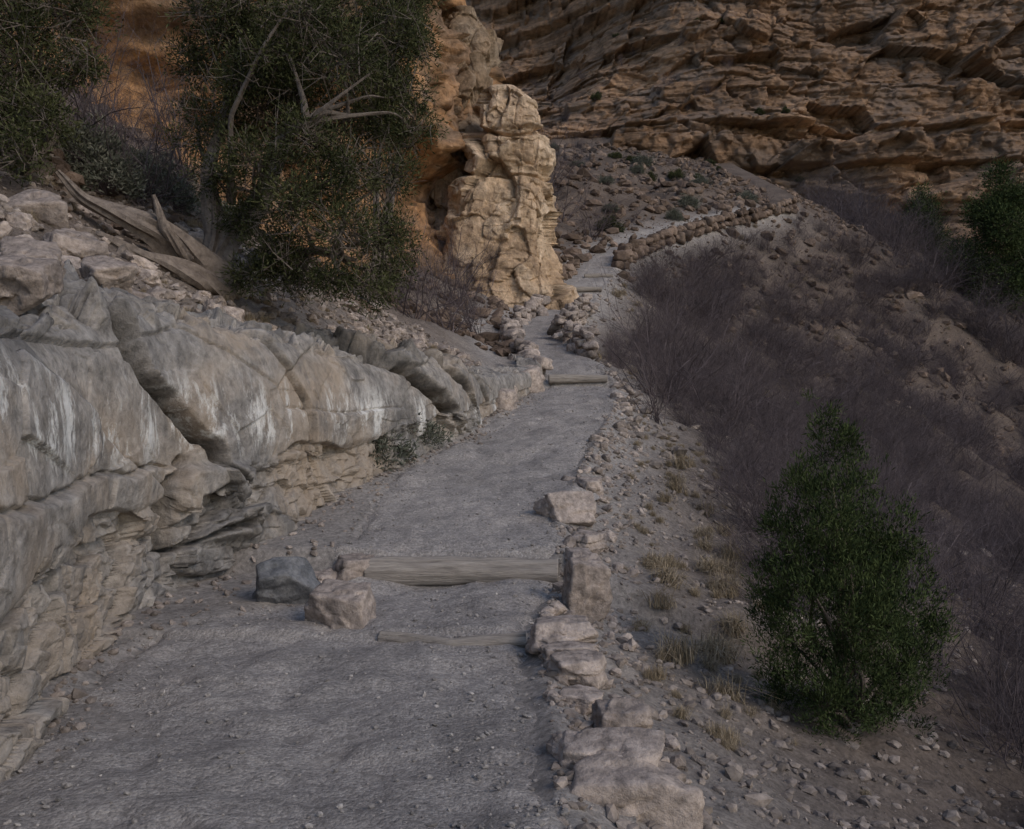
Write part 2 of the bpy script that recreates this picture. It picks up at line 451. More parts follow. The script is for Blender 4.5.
fT = np.convolve(np.pad(fT, 7, mode='edge'), ker, 'valid'); dT = np.convolve(np.pad(dT, 7, mode='edge'), ker, 'valid')
Yw = np.repeat(rows[:, None], NT, 1)
hh = np.maximum(rim(rows)-ztr(rows), .35)
Zw = ztr(rows)[:, None]+hh[:, None]*fT[None]
Xw = xW(rows)[:, None]-dT[None]*np.clip(hh/2., .35, 1)[:, None]+.05
B = V3(Xw, Yw, Zw)
Nn = grid_normals(B)
if Nn[500, 150, 0] < 0: Nn = -Nn
fr = np.broadcast_to(fT[None], Yw.shape)
amp = np.clip(hh/1.6, .35, 1)[:, None]
low = 1-ss(.31, .335, fr+.08*vnoise(B*.8, 90)+.025*vnoise(B*3, 91))
up_ = 1-low
disp = fbm(B*.5, 2, 60)*.07 + up_*blocks(B, (.40, .26, .5), 61, .035, .09, .010, .03, .12, False)
disp = disp + low*(-.04+blocks(B, (1.0, 1.0, 1.5), 68, .06, .14, .02, .04, .08)+blocks(B, (2.2, 2.6, 3.4), 62, .04, .10, .03, .03, .08)+blocks(B, (6, 7, 10), 64, .010, .03, .06, .01))
disp = disp + blocks(B, (1.5, 1.2, 1.5), 63, .010, .035, .012, .008, .12, False)*up_
disp = disp + fbm(B*4, 3, 65, .55)*.010
rg = ss(.90, 1.0, fr); disp = disp + rg*(blocks(B, (2.0, 2.0, 2.4), 67, .10, .24, .05, .05)+blocks(B, (5, 5, 6), 69, .03, .08, .05, .02))
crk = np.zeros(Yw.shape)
for pts, dep, wdt, st in [([(6.9, 2.8), (7.15, 2.35), (7.4, 1.95), (7.95, 1.6), (8.35, 1.12)], .40, .028, -.07),
                          ([(8.35, 1.12), (8.8, .98), (8.75, .6), (7.8, .42)], .2, .022, .0),
                          ([(8.0, 1.2), (7.72, .95), (7.8, .42)], .35, .028, -.03),
                          ([(11.6, 2.75), (12.8, 2.25), (13.9, 1.6)], .4, .05, -.12),
                          ([(13.4, 2.6), (14.6, 1.95)], .3, .04, -.07),
                          ([(15.4, 2.3), (16.0, 1.8)], .2, .04, -.04),
                          ([(6.35, 1.3), (6.45, .1)], .16, .018, .04),
                          ([(9.4, 2.4), (9.9, 1.7), (10.0, 1.0)], .10, .015, -.04),
                          ([(4.0, 1.15), (5.2, 1.12), (6.4, 1.2), (7.8, 1.12)], .08, .018, .03)]:
    q, sd = seg_dist(Yw+.06*vnoise(B*3, 70)+.02*vnoise(B*9, 73), Zw+.06*vnoise(B*3, 71)+.02*vnoise(B*9, 74), pts)
    disp = disp - dep*np.exp(-(q/wdt)**2) + st*sd*np.exp(-(q/.6)**2)
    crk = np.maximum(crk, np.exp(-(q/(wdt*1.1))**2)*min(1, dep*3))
q = np.maximum(np.abs(Yw-8.28)*1.0, np.abs(Zw-.8)*1.35)+.05*vnoise(B*2, 72); disp = disp+.12*ss(.52, .40, q)
W = B+Nn*(disp*amp)[..., None]
build('limestone_cliff', [(W.reshape(-1, 3), gridF(*Yw.shape), 0, (1-.6*crk).ravel())], [M_lime])  # crack insides darkened in the colour: soil plus painted-in shade

# ------------------------------------------------------------------ orange cliff on the left
def loft_cliff(name, path, z0, z1, prof, nS, nT, mat, seed, bsc=(.35, .35, .4), a1=.6, lean=.12):
    Pth = resample([(p[0], p[1], 0) for p in path], nS)
    T = np.gradient(Pth, axis=0); T /= np.linalg.norm(T, axis=1, keepdims=True)
    No = np.stack([T[:, 1], -T[:, 0], 0*T[:, 0]], -1)
    z = np.linspace(z0, z1, nT)
    pr = np.interp(z, [p[0] for p in prof], [p[1] for p in prof])
    B = Pth[:, None]+No[:, None]*(pr-lean*(z-z0))[None, :, None]
    B[..., 2] = z[None]
    zz = B[..., 2]+.4*vnoise(B*.15, seed+9)
    d = strata(zz, z0-3, .6, 2.4, .3, seed, soft=.05)+fbm(B*.2, 3, seed)*1.3*a1+blocks(B, bsc, seed+1, a1*.7, a1*1.3, .02, .15, box=False)+blocks(B, np.array(bsc)*3, seed+2, a1*.22, a1*.5, .03, .05)+fbm(B*2., 2, seed+3, .6)*.06
    W = B+No[:, None]*d[..., None]
    return build(name, [(W.reshape(-1, 3), gridF(nS, nT), 0, 1)], [mat])
loft_cliff('sandstone_cliff', [(-22, 4), (-15, 10), (-11.3, 14.5), (-9.2, 19.5), (-6.6, 25), (-4.2, 30), (-2.6, 35), (-1.3, 40), (-1.6, 50), (-12, 68)], 3, 30,
           [(3, .5), (7, .2), (9, -.9), (10.5, -.6), (11.5, .8), (16, .6), (18, -.2), (30, 0)], 640, 330, M_cliffL, 200, lean=.06)

# ------------------------------------------------------------------ rock pillar
nT, nA = 360, 460
z = np.linspace(4.6, 14.4, nT); th = np.linspace(-np.pi, np.pi, nA)
TH, ZZp = np.meshgrid(th, z)
rx = np.interp(z, [4.6, 6, 8, 10.0, 10.6, 10.85, 12.2, 12.4, 12.55, 13.7, 14.1, 14.35, 14.4], [2.35, 2.1, 1.95, 1.8, 1.6, 1.3, 1.2, 1.05, 1.28, 1.15, .9, .5, .01])
cx = np.interp(z, [4.6, 10.5, 11.5, 12.7, 14.6], [-.2, -.3, .05, -.2, -.4])
cy = 35.6
def sq(a, p=.6): return np.sign(a)*np.abs(a)**p
Bp = V3(cx[:, None]+rx[:, None]*sq(np.cos(TH-.25)), cy+rx[:, None]*.95*sq(np.sin(TH-.25)), ZZp)
No = V3(np.cos(TH-.25), np.sin(TH-.25), 0*TH)
taper = ss(14.4, 13.8, ZZp)
d = fbm(Bp*.4, 2, 300)*.3+blocks(Bp, (.42, .42, .33), 301, .22, .75, .012, .07, .15, False)+blocks(Bp, (1.1, 1.1, .8), 302, .07, .26, .02, .05, .15, False)+blocks(Bp, (2.6, 2.6, 3), 305, .03, .10, .03, .02)+fbm(Bp*3, 2, 303, .6)*.03
for zc, dd in ((10.75, .3), (12.45, .3)):
    d = d-dd*np.exp(-((ZZp+.35*vnoise(Bp*.7, 304)-zc)/.07)**2)
Wp = Bp+No*(d*taper)[..., None]
# buttress of broken rock that joins the pillar to the cliff behind it
z2 = np.linspace(4.6, 19.2, 420); TH2, Z2 = np.meshgrid(np.linspace(-np.pi, np.pi, 340), z2)
r2 = np.interp(z2, [4.6, 7, 9.5, 11.5, 14, 17, 19, 19.2], [1.9, 1.7, 1.5, 1.4, 1.3, 1.2, .5, .01])
B2 = V3(-2.5+.03*(Z2-5)+r2[:, None]*sq(np.cos(TH2)), 37.6+.12*(Z2-5)+r2[:, None]*1.3*sq(np.sin(TH2)), Z2)
d2 = blocks(B2, (.5, .5, .4), 311, .25, .8, .015, .08, .12, False)+blocks(B2, (1.5, 1.5, 1.2), 312, .08, .25, .03, .04)
W2 = B2+V3(np.cos(TH2), np.sin(TH2), 0*TH2)*(d2*ss(19.2, 18.5, Z2))[..., None]
build('rock_pillar', [(Wp.reshape(-1, 3), gridF(nT, nA), 0, 1), (W2.reshape(-1, 3), gridF(420, 340), 0, .55)], [M_pil])

# ------------------------------------------------------------------ canyon wall
xs = np.linspace(-40, 85, 900); zs = np.concatenate([np.linspace(6, 50, 470), np.linspace(50.2, 86, 110)])
Xc, Zc = np.meshgrid(xs, zs)
Pc = V3(Xc, 0*Xc, Zc)
zz = Zc-.01*Xc+.9*vnoise(Pc*.05, 401)
big = fbm(Pc*.045, 3, 403)
back = np.interp(zz+2.*vnoise(Pc*.08, 408), [6, 18, 23, 24, 29.5, 32, 37, 39.5, 42, 45, 50, 66, 90], [-2, 0, .6, 2.2, 3.0, 6, 7, 10, 10.8, 14, 17, 26, 36])
Ll = 1-ss(-5, 24, Xc)
Yc = 91-.07*np.maximum(Xc, 0)+back+Ll*np.clip(Zc-24, 0, 26)*.55-big*5
Pb = V3(Xc, Yc*.25, zz)
var = np.clip(.40+.9*fbm(V3(Xc*.07, 0*Xc, zz*.3), 3, 409), 0, 1.1)
Yc = Yc-strata(zz, 0, .8, 3.0, 1.3, 3, soft=.05)*var-strata(zz+.1*vnoise(Pc*.3, 410), 0, .22, .8, .26, 5, soft=.1)*(1.2-var)
Yc = Yc-blocks(Pb, (.13, .16, .20), 404, 1.3, 2.2, .012, .25, .15, False)-blocks(Pb, (.38, .45, .5), 405, .45, 1.0, .02, .12, .12, False)-blocks(Pb, (1.1, 1.1, 1.6), 407, .14, .32, .03, .04)-fbm(Pb*.9, 3, 406, .6)*.15
canyon = build('canyon_wall', [(V3(Xc, Yc, Zc).reshape(-1, 3), gridF(*Xc.shape), 0, 1)], [M_can])

# ------------------------------------------------------------------ individual boulders
def B_(loc, dims, seed, rz=0., tx=0., m=M_bould, sub=5, sh=1., name='boulder', pl=12):
    boulder(name, loc, dims, m, seed, rz, tx, sub, sh, pl)
B_((.50, 4.08, -.13), (.58, .40, .36), 1, .2, .15, pl=4, sh=1.0)
B_((.44, 4.26, .0), (.48, .32, .20), 22, -.15, .25, pl=3, sh=1.1)
B_((.34, 6.25, .08), (.44, .36, .22), 2, .1, -.1, pl=4, sh=1.1)
B_((.42, 5.72, .0), (.34, .26, .16), 3, .5, .1, pl=4)
B_((.36, 5.98, .03), (.38, .22, .16), 31, .2, .1, pl=4, sh=.95)
B_((.42, 5.30, -.06), (.24, .2, .12), 4, .9, .1, pl=5)
B_((.57, 4.82, -.03), (.28, .22, .24), 5, .2, .5, pl=4, sh=.85)
B_((.62, 7.75, .12), (.32, .34, .52), 6, .35, .3, pl=3, sh=.95)
B_((.60, 10.0, .52), (.58, .42, .44), 7, .3, -.3, pl=3, sh=1.1)
B_((.74, 9.25, .30), (.46, .34, .22), 8, 1.0, .1, pl=5)
B_((.66, 8.60, .20), (.34, .28, .22), 9, .4, .1, pl=5)
B_((.98, 11.4, .68), (.34, .28, .24), 10, .4, .2, pl=4)
B_((-1.92, 7.65, .18), (.52, .36, .42), 11, .5, .65, m=M_boulgrey, pl=3)
B_((-1.30, 6.98, .12), (.52, .42, .36), 12, -.3, .2, pl=3)
B_((-1.46, 8.5, .14), (.42, .34, .28), 13, .7, .1, pl=4, sh=.85)
B_((-1.72, 8.25, .08), (.28, .24, .22), 14, .7, .3)
B_((-2.05, 8.9, .20), (.36, .3, .28), 15, 1.7, .3)
B_((.10, 19.6, 2.15), (1.0, .7, .7), 17, .5, .1, sub=4, pl=4)
B_((-.35, 18.3, 1.95), (.9, .8, .7), 18, .1, .1, sub=4, pl=4)
B_((.40, 20.8, 2.45), (.6, .5, .5), 19, .1, .1, sub=4)
B_((-.2, 17.2, 1.8), (.5, .5, .6), 20, .1, .1, sub=4)
B_((-3.35, 6.2, 2.5), (.42, .4, .36), 25, .1, .3, pl=4, sh=.85)
B_((-3.75, 7.1, 2.75), (.5, .42, .4), 26, .1, .5, sh=.85, pl=4)
B_((-3.7, 8.3, 2.85), (.4, .5, .36), 27, .8, .3, pl=4, sh=.9)
B_((-4.3, 8.9, 3.2), (.5, .5, .4), 28, .8, .3, pl=4, sh=.85)
B_((-5.0, 9.6, 3.7), (.6, .5, .45), 29, .3, .3, pl=4, sh=.85)

# ------------------------------------------------------------------ rubble fields
def plw(n, a, b, p, r): return a+(b-a)*r.random(n)**p
def field(name, n, yr, sfun, size, p, mat, seed, sub=1, lift=.1, ypow=1.):
    r = np.random.default_rng(seed)
    y = yr[0]+(yr[1]-yr[0])*r.random(n)**ypow; x = sfun(y, r, n); s = plw(n, size[0], size[1], p, r)
    zz = H(x, y)+s*lift
    return scatter_rocks(name, V3(x, y, zz), s, mat, sub=sub, seed=seed, smooth=False, fine=.01 if sub > 1 else 0, k=40., planes=8)
field('slope_rubble', 12000, (2.4, 15), lambda y, r, n: xR(y)+.02+3.6*r.random(n)**1.5, (.008, .12), 9, M_rub, 31, ypow=1.3)
field('slope_rubble', 9000, (3.5, 16), lambda y, r, n: xR(y)+.6+7*r.random(n), (.012, .16), 10, M_rub, 45)
field('slope_rubble', 500, (4, 22), lambda y, r, n: xR(y)+.05+.7*r.random(n)**1.3, (.05, .20), 4, M_bould, 32, sub=2)
field('slope_rubble', 5500, (14, 50), lambda y, r, n: xR(y)+.1+14*r.random(n)**1.3, (.04, .36), 7, M_rub, 33)
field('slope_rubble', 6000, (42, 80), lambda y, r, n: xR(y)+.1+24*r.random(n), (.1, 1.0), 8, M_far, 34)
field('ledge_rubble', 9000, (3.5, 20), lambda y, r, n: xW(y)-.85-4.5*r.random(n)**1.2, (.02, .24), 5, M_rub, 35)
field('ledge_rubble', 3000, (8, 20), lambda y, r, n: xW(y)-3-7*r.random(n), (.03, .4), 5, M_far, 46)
field('ledge_rubble', 600, (3.5, 20), lambda y, r, n: xW(y)-.9-2.5*r.random(n), (.10, .40), 2.5, M_bould, 36, sub=3)
field('wall_debris', 3200, (3.2, 20), lambda y, r, n: xW(y)+.0+(np.maximum(xL(y)-xW(y), .1)+.3)*r.random(n)**2., (.008, .11), 7, M_rub, 37)
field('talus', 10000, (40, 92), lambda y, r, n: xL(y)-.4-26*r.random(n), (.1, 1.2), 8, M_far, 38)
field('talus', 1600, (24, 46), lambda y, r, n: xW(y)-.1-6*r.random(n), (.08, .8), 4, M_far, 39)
r = np.random.default_rng(40)
n = 14000; y = 2.6+20*r.random(n)**1.9; tt = r.random(n); edge = r.random(n) < .6
tt = np.where(edge, np.where(tt < .5, (tt*2)**2*.25, 1-((1-tt)*2)**2*.25), tt)
x = xL(y)-.1+(xR(y)-xL(y)+.15)*tt; s = plw(n, .004, .046, 8, r)
Pq = V3(x, y, 0*x)
scatter_rocks('trail_gravel', V3(x, y, ztr(y)-.021+s*.2+tbump(Pq)+fbm(Pq*4.5, 3, 51)*.02), s, M_grav, sub=1, seed=41)

def stones(name, y0, y1, n, xf, size, courses, seed, mat=M_bould, jit=.1):
    r = np.random.default_rng(seed); P = []; S = []
    for c in range(courses):
        y = np.linspace(y0, y1, n)+r.normal(0, .12, n); x = xf(y)+r.normal(0, jit, n)
        s = r.uniform(size[0], size[1], n)*(1-.12*c)
        P.append(V3(x, y, ztr(y)-.1+s*.2+c*size[1]*.5*np.ones(n))); S.append(s)
    scatter_rocks(name, np.concatenate(P), np.concatenate(S), mat, sub=3, seed=seed, tilt=.25, smooth=True, flat=.7, fine=.012, k=70., planes=3)
stones('trail_edging', 11.8, 20.5, 15, lambda y: xR(y)+.12, (.10, .30), 1, 51)
stones('trail_edging', 9.5, 17, 10, lambda y: xL(y)-.15, (.08, .2), 1, 57)
stones('dry_stone_wall', 21.3, 29.5, 26, lambda y: xL(y)-.15, (.35, .6), 2, 52)
stones('dry_stone_wall', 30, 37, 22, lambda y: xL(y)-.2, (.3, .7), 2, 53)
stones('dry_stone_wall', 24.5, 33, 38, lambda y: xR(y)+.2, (.3, .55), 3, 54, jit=.16)
stones('dry_stone_wall', 44, 64, 80, lambda y: xR(y)+.3, (.45, .9), 2, 55, M_far)

# ------------------------------------------------------------------ logs
def log(name, p0, p1, r0, r1, seed, bow=.03, amp=.07):
    p0 = np.array(p0, float); p1 = np.array(p1, float); m = (p0+p1)/2+np.array([0, bow, bow*.3])
    V, F = tube([p0, m, p1], [r0*.95, r0*1.04, r0*.95, r0*1.02, (r0+r1)/2, r1*1.05, r1*.97, r1], n=130, sides=52, amp=amp, seed=seed, gfreq=2.4, lf=4.)
    return build(name, [(V, F, 0, 1)], [M_log])
log('log_step', (-1.36, 8.50, .12), (.43, 8.46, .13), .145, .125, 13)
zl = float(ztr(21.2))
log('log_step', (.85, 20.98, zl-.05), (2.2, 21.03, zl-.04), .10, .085, 5)
log('log_step', (-.95, 6.55, -.005), (.10, 6.42, .005), .05, .055, 8, bow=-.1, amp=.15)
for a, b, yy in ((2.2, 3.7, 37.5), (3.3, 4.6, 41.5)):
    zl = float(ztr(yy+.2)); log('log_step', (a, yy, zl-.05), (b, yy, zl-.03), .11, .10, int(yy))

# ------------------------------------------------------------------ foliage
def leaves(C, out, n, rad, ln, wd, r, up=.3):
    m = len(C); c = np.repeat(C, n, 0); o = np.repeat(out, n, 0); k = m*n
    off = r.normal(size=(k, 3))*rad; b = c+off
    d = o*.5+r.normal(size=(k, 3))*.6+off/rad*.25; d[:, 2] += up
    d /= np.linalg.norm(d, axis=1, keepdims=True)
    sd = np.cross(d, r.normal(size=(k, 3))); sd /= np.linalg.norm(sd, axis=1, keepdims=True)
    L = (ln*r.uniform(.5, 1.3, k))[:, None]; w = (wd*r.uniform(.6, 1.3, k))[:, None]
    V = np.stack([b, b+d*L*.5+sd*w, b+d*L, b+d*L*.45-sd*w], 1).reshape(-1, 3)
    F = np.arange(4*k).reshape(k, 4)
    sh = np.repeat(np.repeat(r.uniform(.45, 1.5, m), n)*r.uniform(.75, 1.25, k), 4)
    return V, F, sh

def conifer(name, base, clusters, leafmat, seed, trunk_r, tufts=70, per=34, ln=.09, wd=.012, rad=.07, extra=None, squash=.8, bare=.12, up=.3, thr=-.28, depth=.55, sticks=True, hubs=None):
    r = np.random.default_rng(seed); base = np.array(base, float); parts = []
    cl = np.array([c[:3] for c in clusters], float); cr = np.array([c[3] for c in clusters])
    mid = cl.mean(0)
    segs = []
    for c, rr in zip(cl, cr):
        if hubs is None:
            b0 = base; k = base*.45+mid*.25+c*.3+r.normal(size=3)*rr*.4; k[2] = base[2]*.55+c[2]*.45
            tr = trunk_r
        else:   # limb leaves the nearest fork of the trunk
            hb = np.array(hubs, float); b0 = hb[np.argmin(np.linalg.norm(hb-c, axis=1)+np.where(hb[:, 2] > c[2], 1., 0))]
            k = b0*.5+c*.5+r.normal(size=3)*rr*.35; tr = trunk_r*.75
        V, F = tube([b0+r.normal(size=3)*tr*.3, b0*.75+k*.25+r.normal(size=3)*.05, k, k*.4+c*.6+r.normal(size=3)*rr*.25, c], [tr*.6, tr*.4, tr*.28, tr*.18, tr*.08], n=30, sides=7, amp=.2, seed=int(r.integers(999)))
        parts.append((V, F, 0, .8))
        n = int(tufts*(rr/.5)**2)+6
        D = r.normal(size=(n, 3)); D /= np.linalg.norm(D, axis=1, keepdims=True)
        R = rr*(1-depth*r.random(n)**1.6)*(1+.3*fbm(D*1.7+c, 2, seed))
        T = c+D*R[:, None]*np.array([1, 1, squash])
        keep = fbm(T*2.2/max(.4, rr), 2, seed+4) > thr
        T = T[keep]; D = D[keep]
        V, F, sh = leaves(T, D, per, rad, ln, wd, r, up)
        parts.append((V, F, 1, sh))
        if sticks:
            for t in T[::3]:
                a = c+(t-c)*.25*r.random(); q = (a+t)/2+r.normal(size=3)*rr*.12
                segs.append([*a, *q, .010*trunk_r/.1, .007*trunk_r/.1]); segs.append([*q, *t, .007*trunk_r/.1, .003])
        for _ in range(int(bare*n)):
            dd = r.normal(size=3); dd /= np.linalg.norm(dd); t = c+dd*rr*1.15
            a0 = c+r.normal(size=3)*rr*.35
            q = (a0+t)/2+r.normal(size=3)*rr*.15
            segs.append([*a0, *q, .009, .006]); segs.append([*q, *t, .006, .002])
            t2 = q+(t-q)*.7+r.normal(size=3)*rr*.25; segs.append([*q, *t2, .005, .002])
    if segs:
        V, F = segs_mesh(segs); parts.append((V, F, 0, .8))
    if extra: parts += extra
    return build(name, parts, [M_bark, leafmat], smooth=False)

def cp(px, py, d, r, dy=0.):   # crown clump given by surveyed bearing/elevation at distance d metres
    return ((px-512)*d/910, d+dy, 1.6+(414-py)*d/910, r)

bx, by = -4.0, 12.0; bz = float(H(bx, by))
ex = []
for i, (pts, rad) in enumerate([
    ([(-3.75, 11.9, bz-.15), (-4.0, 11.5, bz+.2), (-4.35, 11.1, bz+.5), (-4.7, 10.9, bz+.62), (-5.05, 10.7, bz+.75), (-5.3, 10.6, bz+1.05)], [.24, .21, .17, .13, .08, .03]),
    ([(-3.7, 11.8, bz-.2), (-4.0, 11.3, bz-.02), (-4.4, 10.9, bz+.1), (-4.8, 10.7, bz+.3), (-5.0, 10.7, bz+.38)], [.2, .17, .13, .07, .03]),
    ([(-4.0, 11.3, bz+.15), (-4.2, 11.0, bz+.45), (-4.3, 10.9, bz+.85)], [.08, .06, .02]),
    ([(-4.0, 12, bz-.2), (-3.8, 12.1, bz+.5), (-3.4, 12.3, bz+1.1), (-3.1, 12.4, bz+2.0), (-2.8, 12.4, bz+3.)], [.22, .17, .12, .08, .05]),
    ([(-4.0, 12, bz-.2), (-3.9, 12, bz+.6), (-4.0, 12, bz+1.4), (-3.7, 12, bz+2.6)], [.17, .12, .08, .03]),
    ([(-3.4, 12, bz+1.), (-3.0, 11.4, bz+1.6), (-2.3, 11.0, bz+1.9), (-1.7, 10.9, bz+2.3)], [.05, .035, .025, .01]),
    ([(-3.7, 12, bz+1.), (-3.5, 11.3, bz+1.9), (-3.0, 10.9, bz+2.6), (-2.6, 10.9, bz+3.2)], [.045, .03, .02, .01]),
    ([(-3.9, 11.9, bz-.1), (-3.3, 11.9, bz+.25), (-2.6, 11.8, bz+.35), (-2.0, 11.7, bz+.2)], [.12, .08, .05, .02])]):
    V, F = tube(pts, rad, n=60, sides=18, amp=.3, seed=20+i, twist=2.5, gfreq=4); ex.append((V, F, 0, 1.))
cl = [cp(365, 285, 11.6, .42), cp(300, 262, 11.8, .55), cp(380, 235, 11.8, .5), cp(245, 215, 11.8, .35), cp(275, 245, 11.3, .35), cp(320, 185, 12.3, .65), cp(390, 175, 12, .45),
      cp(210, 120, 12, .5), cp(280, 100, 12.2, .7), cp(355, 110, 12.2, .7), cp(402, 95, 12.2, .45), cp(245, 35, 12, .65), cp(325, 30, 12.3, .8),
      cp(390, 40, 12.3, .6), cp(300, -40, 12.3, .8), cp(375, -40, 12.4, .6), cp(195, 60, 12.2, .4), cp(340, 60, 11.2, .55), cp(255, 160, 11.2, .42), cp(345, 225, 11.2, .45),
      cp(215, 175, 11.8, .35), cp(300, 140, 11.1, .45), cp(290, 205, 11., .4), cp(350, 165, 11.2, .42), cp(330, 280, 11.3, .3), cp(412, 130, 12, .35), cp(395, 270, 11.8, .3),
      cp(270, 60, 11.2, .45), cp(300, 10, 11.1, .45), cp(240, 80, 11.4, .4), cp(235, 0, 11.6, .5), cp(200, 10, 12, .4), cp(255, 275, 11.6, .28)]
conifer('juniper_tree', (bx, by, bz), cl, M_leafL, 5, .10, tufts=110, per=38, ln=.07, wd=.0085, rad=.07, extra=ex, bare=.3, thr=-.17,
        hubs=[(-3.4, 12.3, bz+1.1), (-3.1, 12.4, bz+2.0), (-2.8, 12.4, bz+3.), (-4.0, 12, bz+1.4), (-3.7, 12, bz+2.6), (-3.0, 11.9, bz+.3), (-2.3, 11.75, bz+.3), (-2.5, 11.1, bz+1.8)])

b2 = (-6.1, 11.2, float(H(-6.1, 11.2)))
conifer('juniper_tree', b2, [cp(20, 60, 11, .7), cp(60, 15, 11.2, .6), cp(-30, 110, 11, .7), cp(40, 115, 10.6, .4), cp(-20, 0, 11, .7), cp(10, -60, 11.3, .7), cp(20, 150, 10.2, .3), cp(-60, 60, 11, .7), cp(75, 60, 11, .3)],
        M_leafL, 6, .10, tufts=100, per=36, ln=.075, wd=.009, rad=.07, bare=.3, thr=-.2)
b2 = (-2.9, 19.5, float(H(-2.9, 19.5)))
conifer('juniper_tree', b2, [cp(395, 30, 19.5, .8), cp(408, -10, 19.6, .8), cp(385, 80, 19.5, .6), cp(385, 130, 19.3, .5), cp(380, -20, 19.6, .9)], M_leafL, 9, .13, tufts=60, per=32, ln=.11, wd=.014, rad=.1)

b3 = (2.62, 7.1, float(H(2.62, 7.1))-.03)
cl = [cp(822, 410, 7, .10), cp(828, 445, 7, .17), cp(858, 480, 7.1, .22), cp(800, 480, 6.9, .20), cp(835, 500, 6.8, .22), cp(882, 535, 7, .28), cp(820, 540, 6.8, .32), cp(782, 570, 7, .24), cp(905, 595, 7.1, .30),
      cp(850, 600, 6.7, .36), cp(790, 635, 6.9, .30), cp(912, 655, 7, .26), cp(860, 670, 6.8, .36), cp(785, 690, 7, .2), cp(840, 560, 7.4, .36), cp(870, 650, 7.4, .34), cp(830, 700, 6.7, .25), cp(895, 705, 6.9, .22), cp(815, 595, 6.6, .25), cp(885, 615, 6.6, .22),
      cp(770, 615, 7, .14), cp(935, 625, 7.1, .13), cp(845, 440, 7, .1), cp(780, 520, 7, .13), cp(900, 560, 7, .16)]
conifer('young_juniper', b3, cl, M_leafR, 7, .05, tufts=430, per=30, ln=.045, wd=.0048, rad=.03, bare=.0, squash=1.25, up=1.0, thr=-.3, depth=.7, sticks=False)
for i, (x, y, s) in enumerate([(35.3, 66, 2.7), (40, 70, 2.6), (34.6, 77, 1.6)]):
    z = float(H(x, y))
    cl = [(x+a*s, y+b*s, z+c*s, rr*s) for a, b, c, rr in [(0, 0, .7, .8), (.6, 0, 1.2, .65), (-.6, .2, 1.4, .6), (0, -.2, 2.2, .7), (.3, 0, 3.0, .5), (-.35, 0, 2.7, .4), (0, .1, 3.7, .3)]]
    conifer('juniper_tree', (x, y, z-.3), cl, M_leafR, 60+i, .2, tufts=32, per=30, ln=.25, wd=.04, rad=.35, thr=-.1)

def twig_mesh(name, seed, stems=13, spread=.75, rad=.007, levels=2, gn=5):
    r = random.Random(seed); segs = []
    def nrm(v):
        l = math.sqrt(sum(a*a for a in v))+1e-9; return [a/l for a in v]
    def grow(p, d, L, rr, lev):
        st = L/gn
        for i in range(gn):
            d = nrm([d[0]+r.gauss(0, .2), d[1]+r.gauss(0, .2), d[2]+r.gauss(0, .15)+.03])
            q = [p[k]+d[k]*st for k in range(3)]; r2 = rr*.84
            segs.append([*p, *q, rr, r2])
            if lev < levels:
                for _ in range(1 if r.random() < .5 else 2):
                    dd = nrm([d[0]+r.gauss(0, .65), d[1]+r.gauss(0, .65), d[2]+r.gauss(0, .5)+.05])
                    grow(q, dd, L*r.uniform(.35, .6), r2*.55, lev+1)
            p = q; rr = r2
    for _ in range(stems):
        a = r.uniform(0, 6.28); t = r.uniform(.05, spread)
        d = nrm([math.cos(a)*t, math.sin(a)*t, 1-.3*t])
        grow([r.gauss(0, .07), r.gauss(0, .07), -.05], d, r.uniform(.55, 1.0), rad*r.uniform(.7, 1.3), 0)
    V, F = segs_mesh(segs)
    sh = np.repeat(np.random.default_rng(seed).uniform(.5, 1.5, len(segs)), 6)
    return build(name, [(V, F, 0, sh)], [M_twig], smooth=False, link=False)
twigs = [twig_mesh('twig_bush_%d' % i, 70+i, spread=1.0) for i in range(5)]
twigs_thin = [twig_mesh('fine_twig_bush_%d' % i, 80+i, rad=.0045, spread=1.1) for i in range(3)]
def tuft_mesh(name, seed, n=260, mat=M_grass):
    r = np.random.default_rng(seed); a = r.uniform(0, 6.28, n); t = r.uniform(.05, 1.1, n); L = r.uniform(.3, 1.0, n)
    b = np.stack([r.normal(0, .14, n), r.normal(0, .14, n), np.full(n, -.03)], -1)
    o = np.stack([np.cos(a)*t, np.sin(a)*t, 0*a], -1); up = np.array([0, 0, 1.])
    p1 = b+o*.3*L[:, None]+up*.42*L[:, None]; p2 = b+o*.95*L[:, None]+up*(.75-.5*t)[:, None]*L[:, None]
    sd = np.stack([-np.sin(a), np.cos(a), 0*a], -1)*.007
    V = np.stack([b-sd, b+sd, p1+sd*.8, p1-sd*.8, p2+sd*.1, p2-sd*.1], 1).reshape(-1, 3)
    F = (np.array([[0, 1, 2, 3], [3, 2, 4, 5]])[None]+(np.arange(n)*6)[:, None, None]).reshape(-1, 4)
    return build(name, [(V, F, 0, np.repeat(r.uniform(.4, 1.6, n), 6))], [mat], smooth=False, link=False)
tufts = [tuft_mesh('grass_tuft_%d' % i, 90+i) for i in range(4)]
def leafbush_mesh(name, seed, mat, n=160, ln=.07, wd=.012):
    r = np.random.default_rng(seed); D = r.normal(size=(n, 3)); D[:, 2] = np.abs(D[:, 2]); D /= np.linalg.norm(D, axis=1, keepdims=True)
    C = D*(.32+.2*r.random(n))[:, None]*(1+.3*fbm(D*2, 2, seed))[:, None]
    V, F, sh = leaves(C, D, 26, .05, ln, wd, r)
    segs = [[0, 0, -.05, *(c*.98), .012, .003] for c in C]
    V2, F2 = segs_mesh(segs)
    return build(name, [(V, F, 0, sh), (V2, F2, 1, 1.)], [mat, M_twig], smooth=False, link=False)
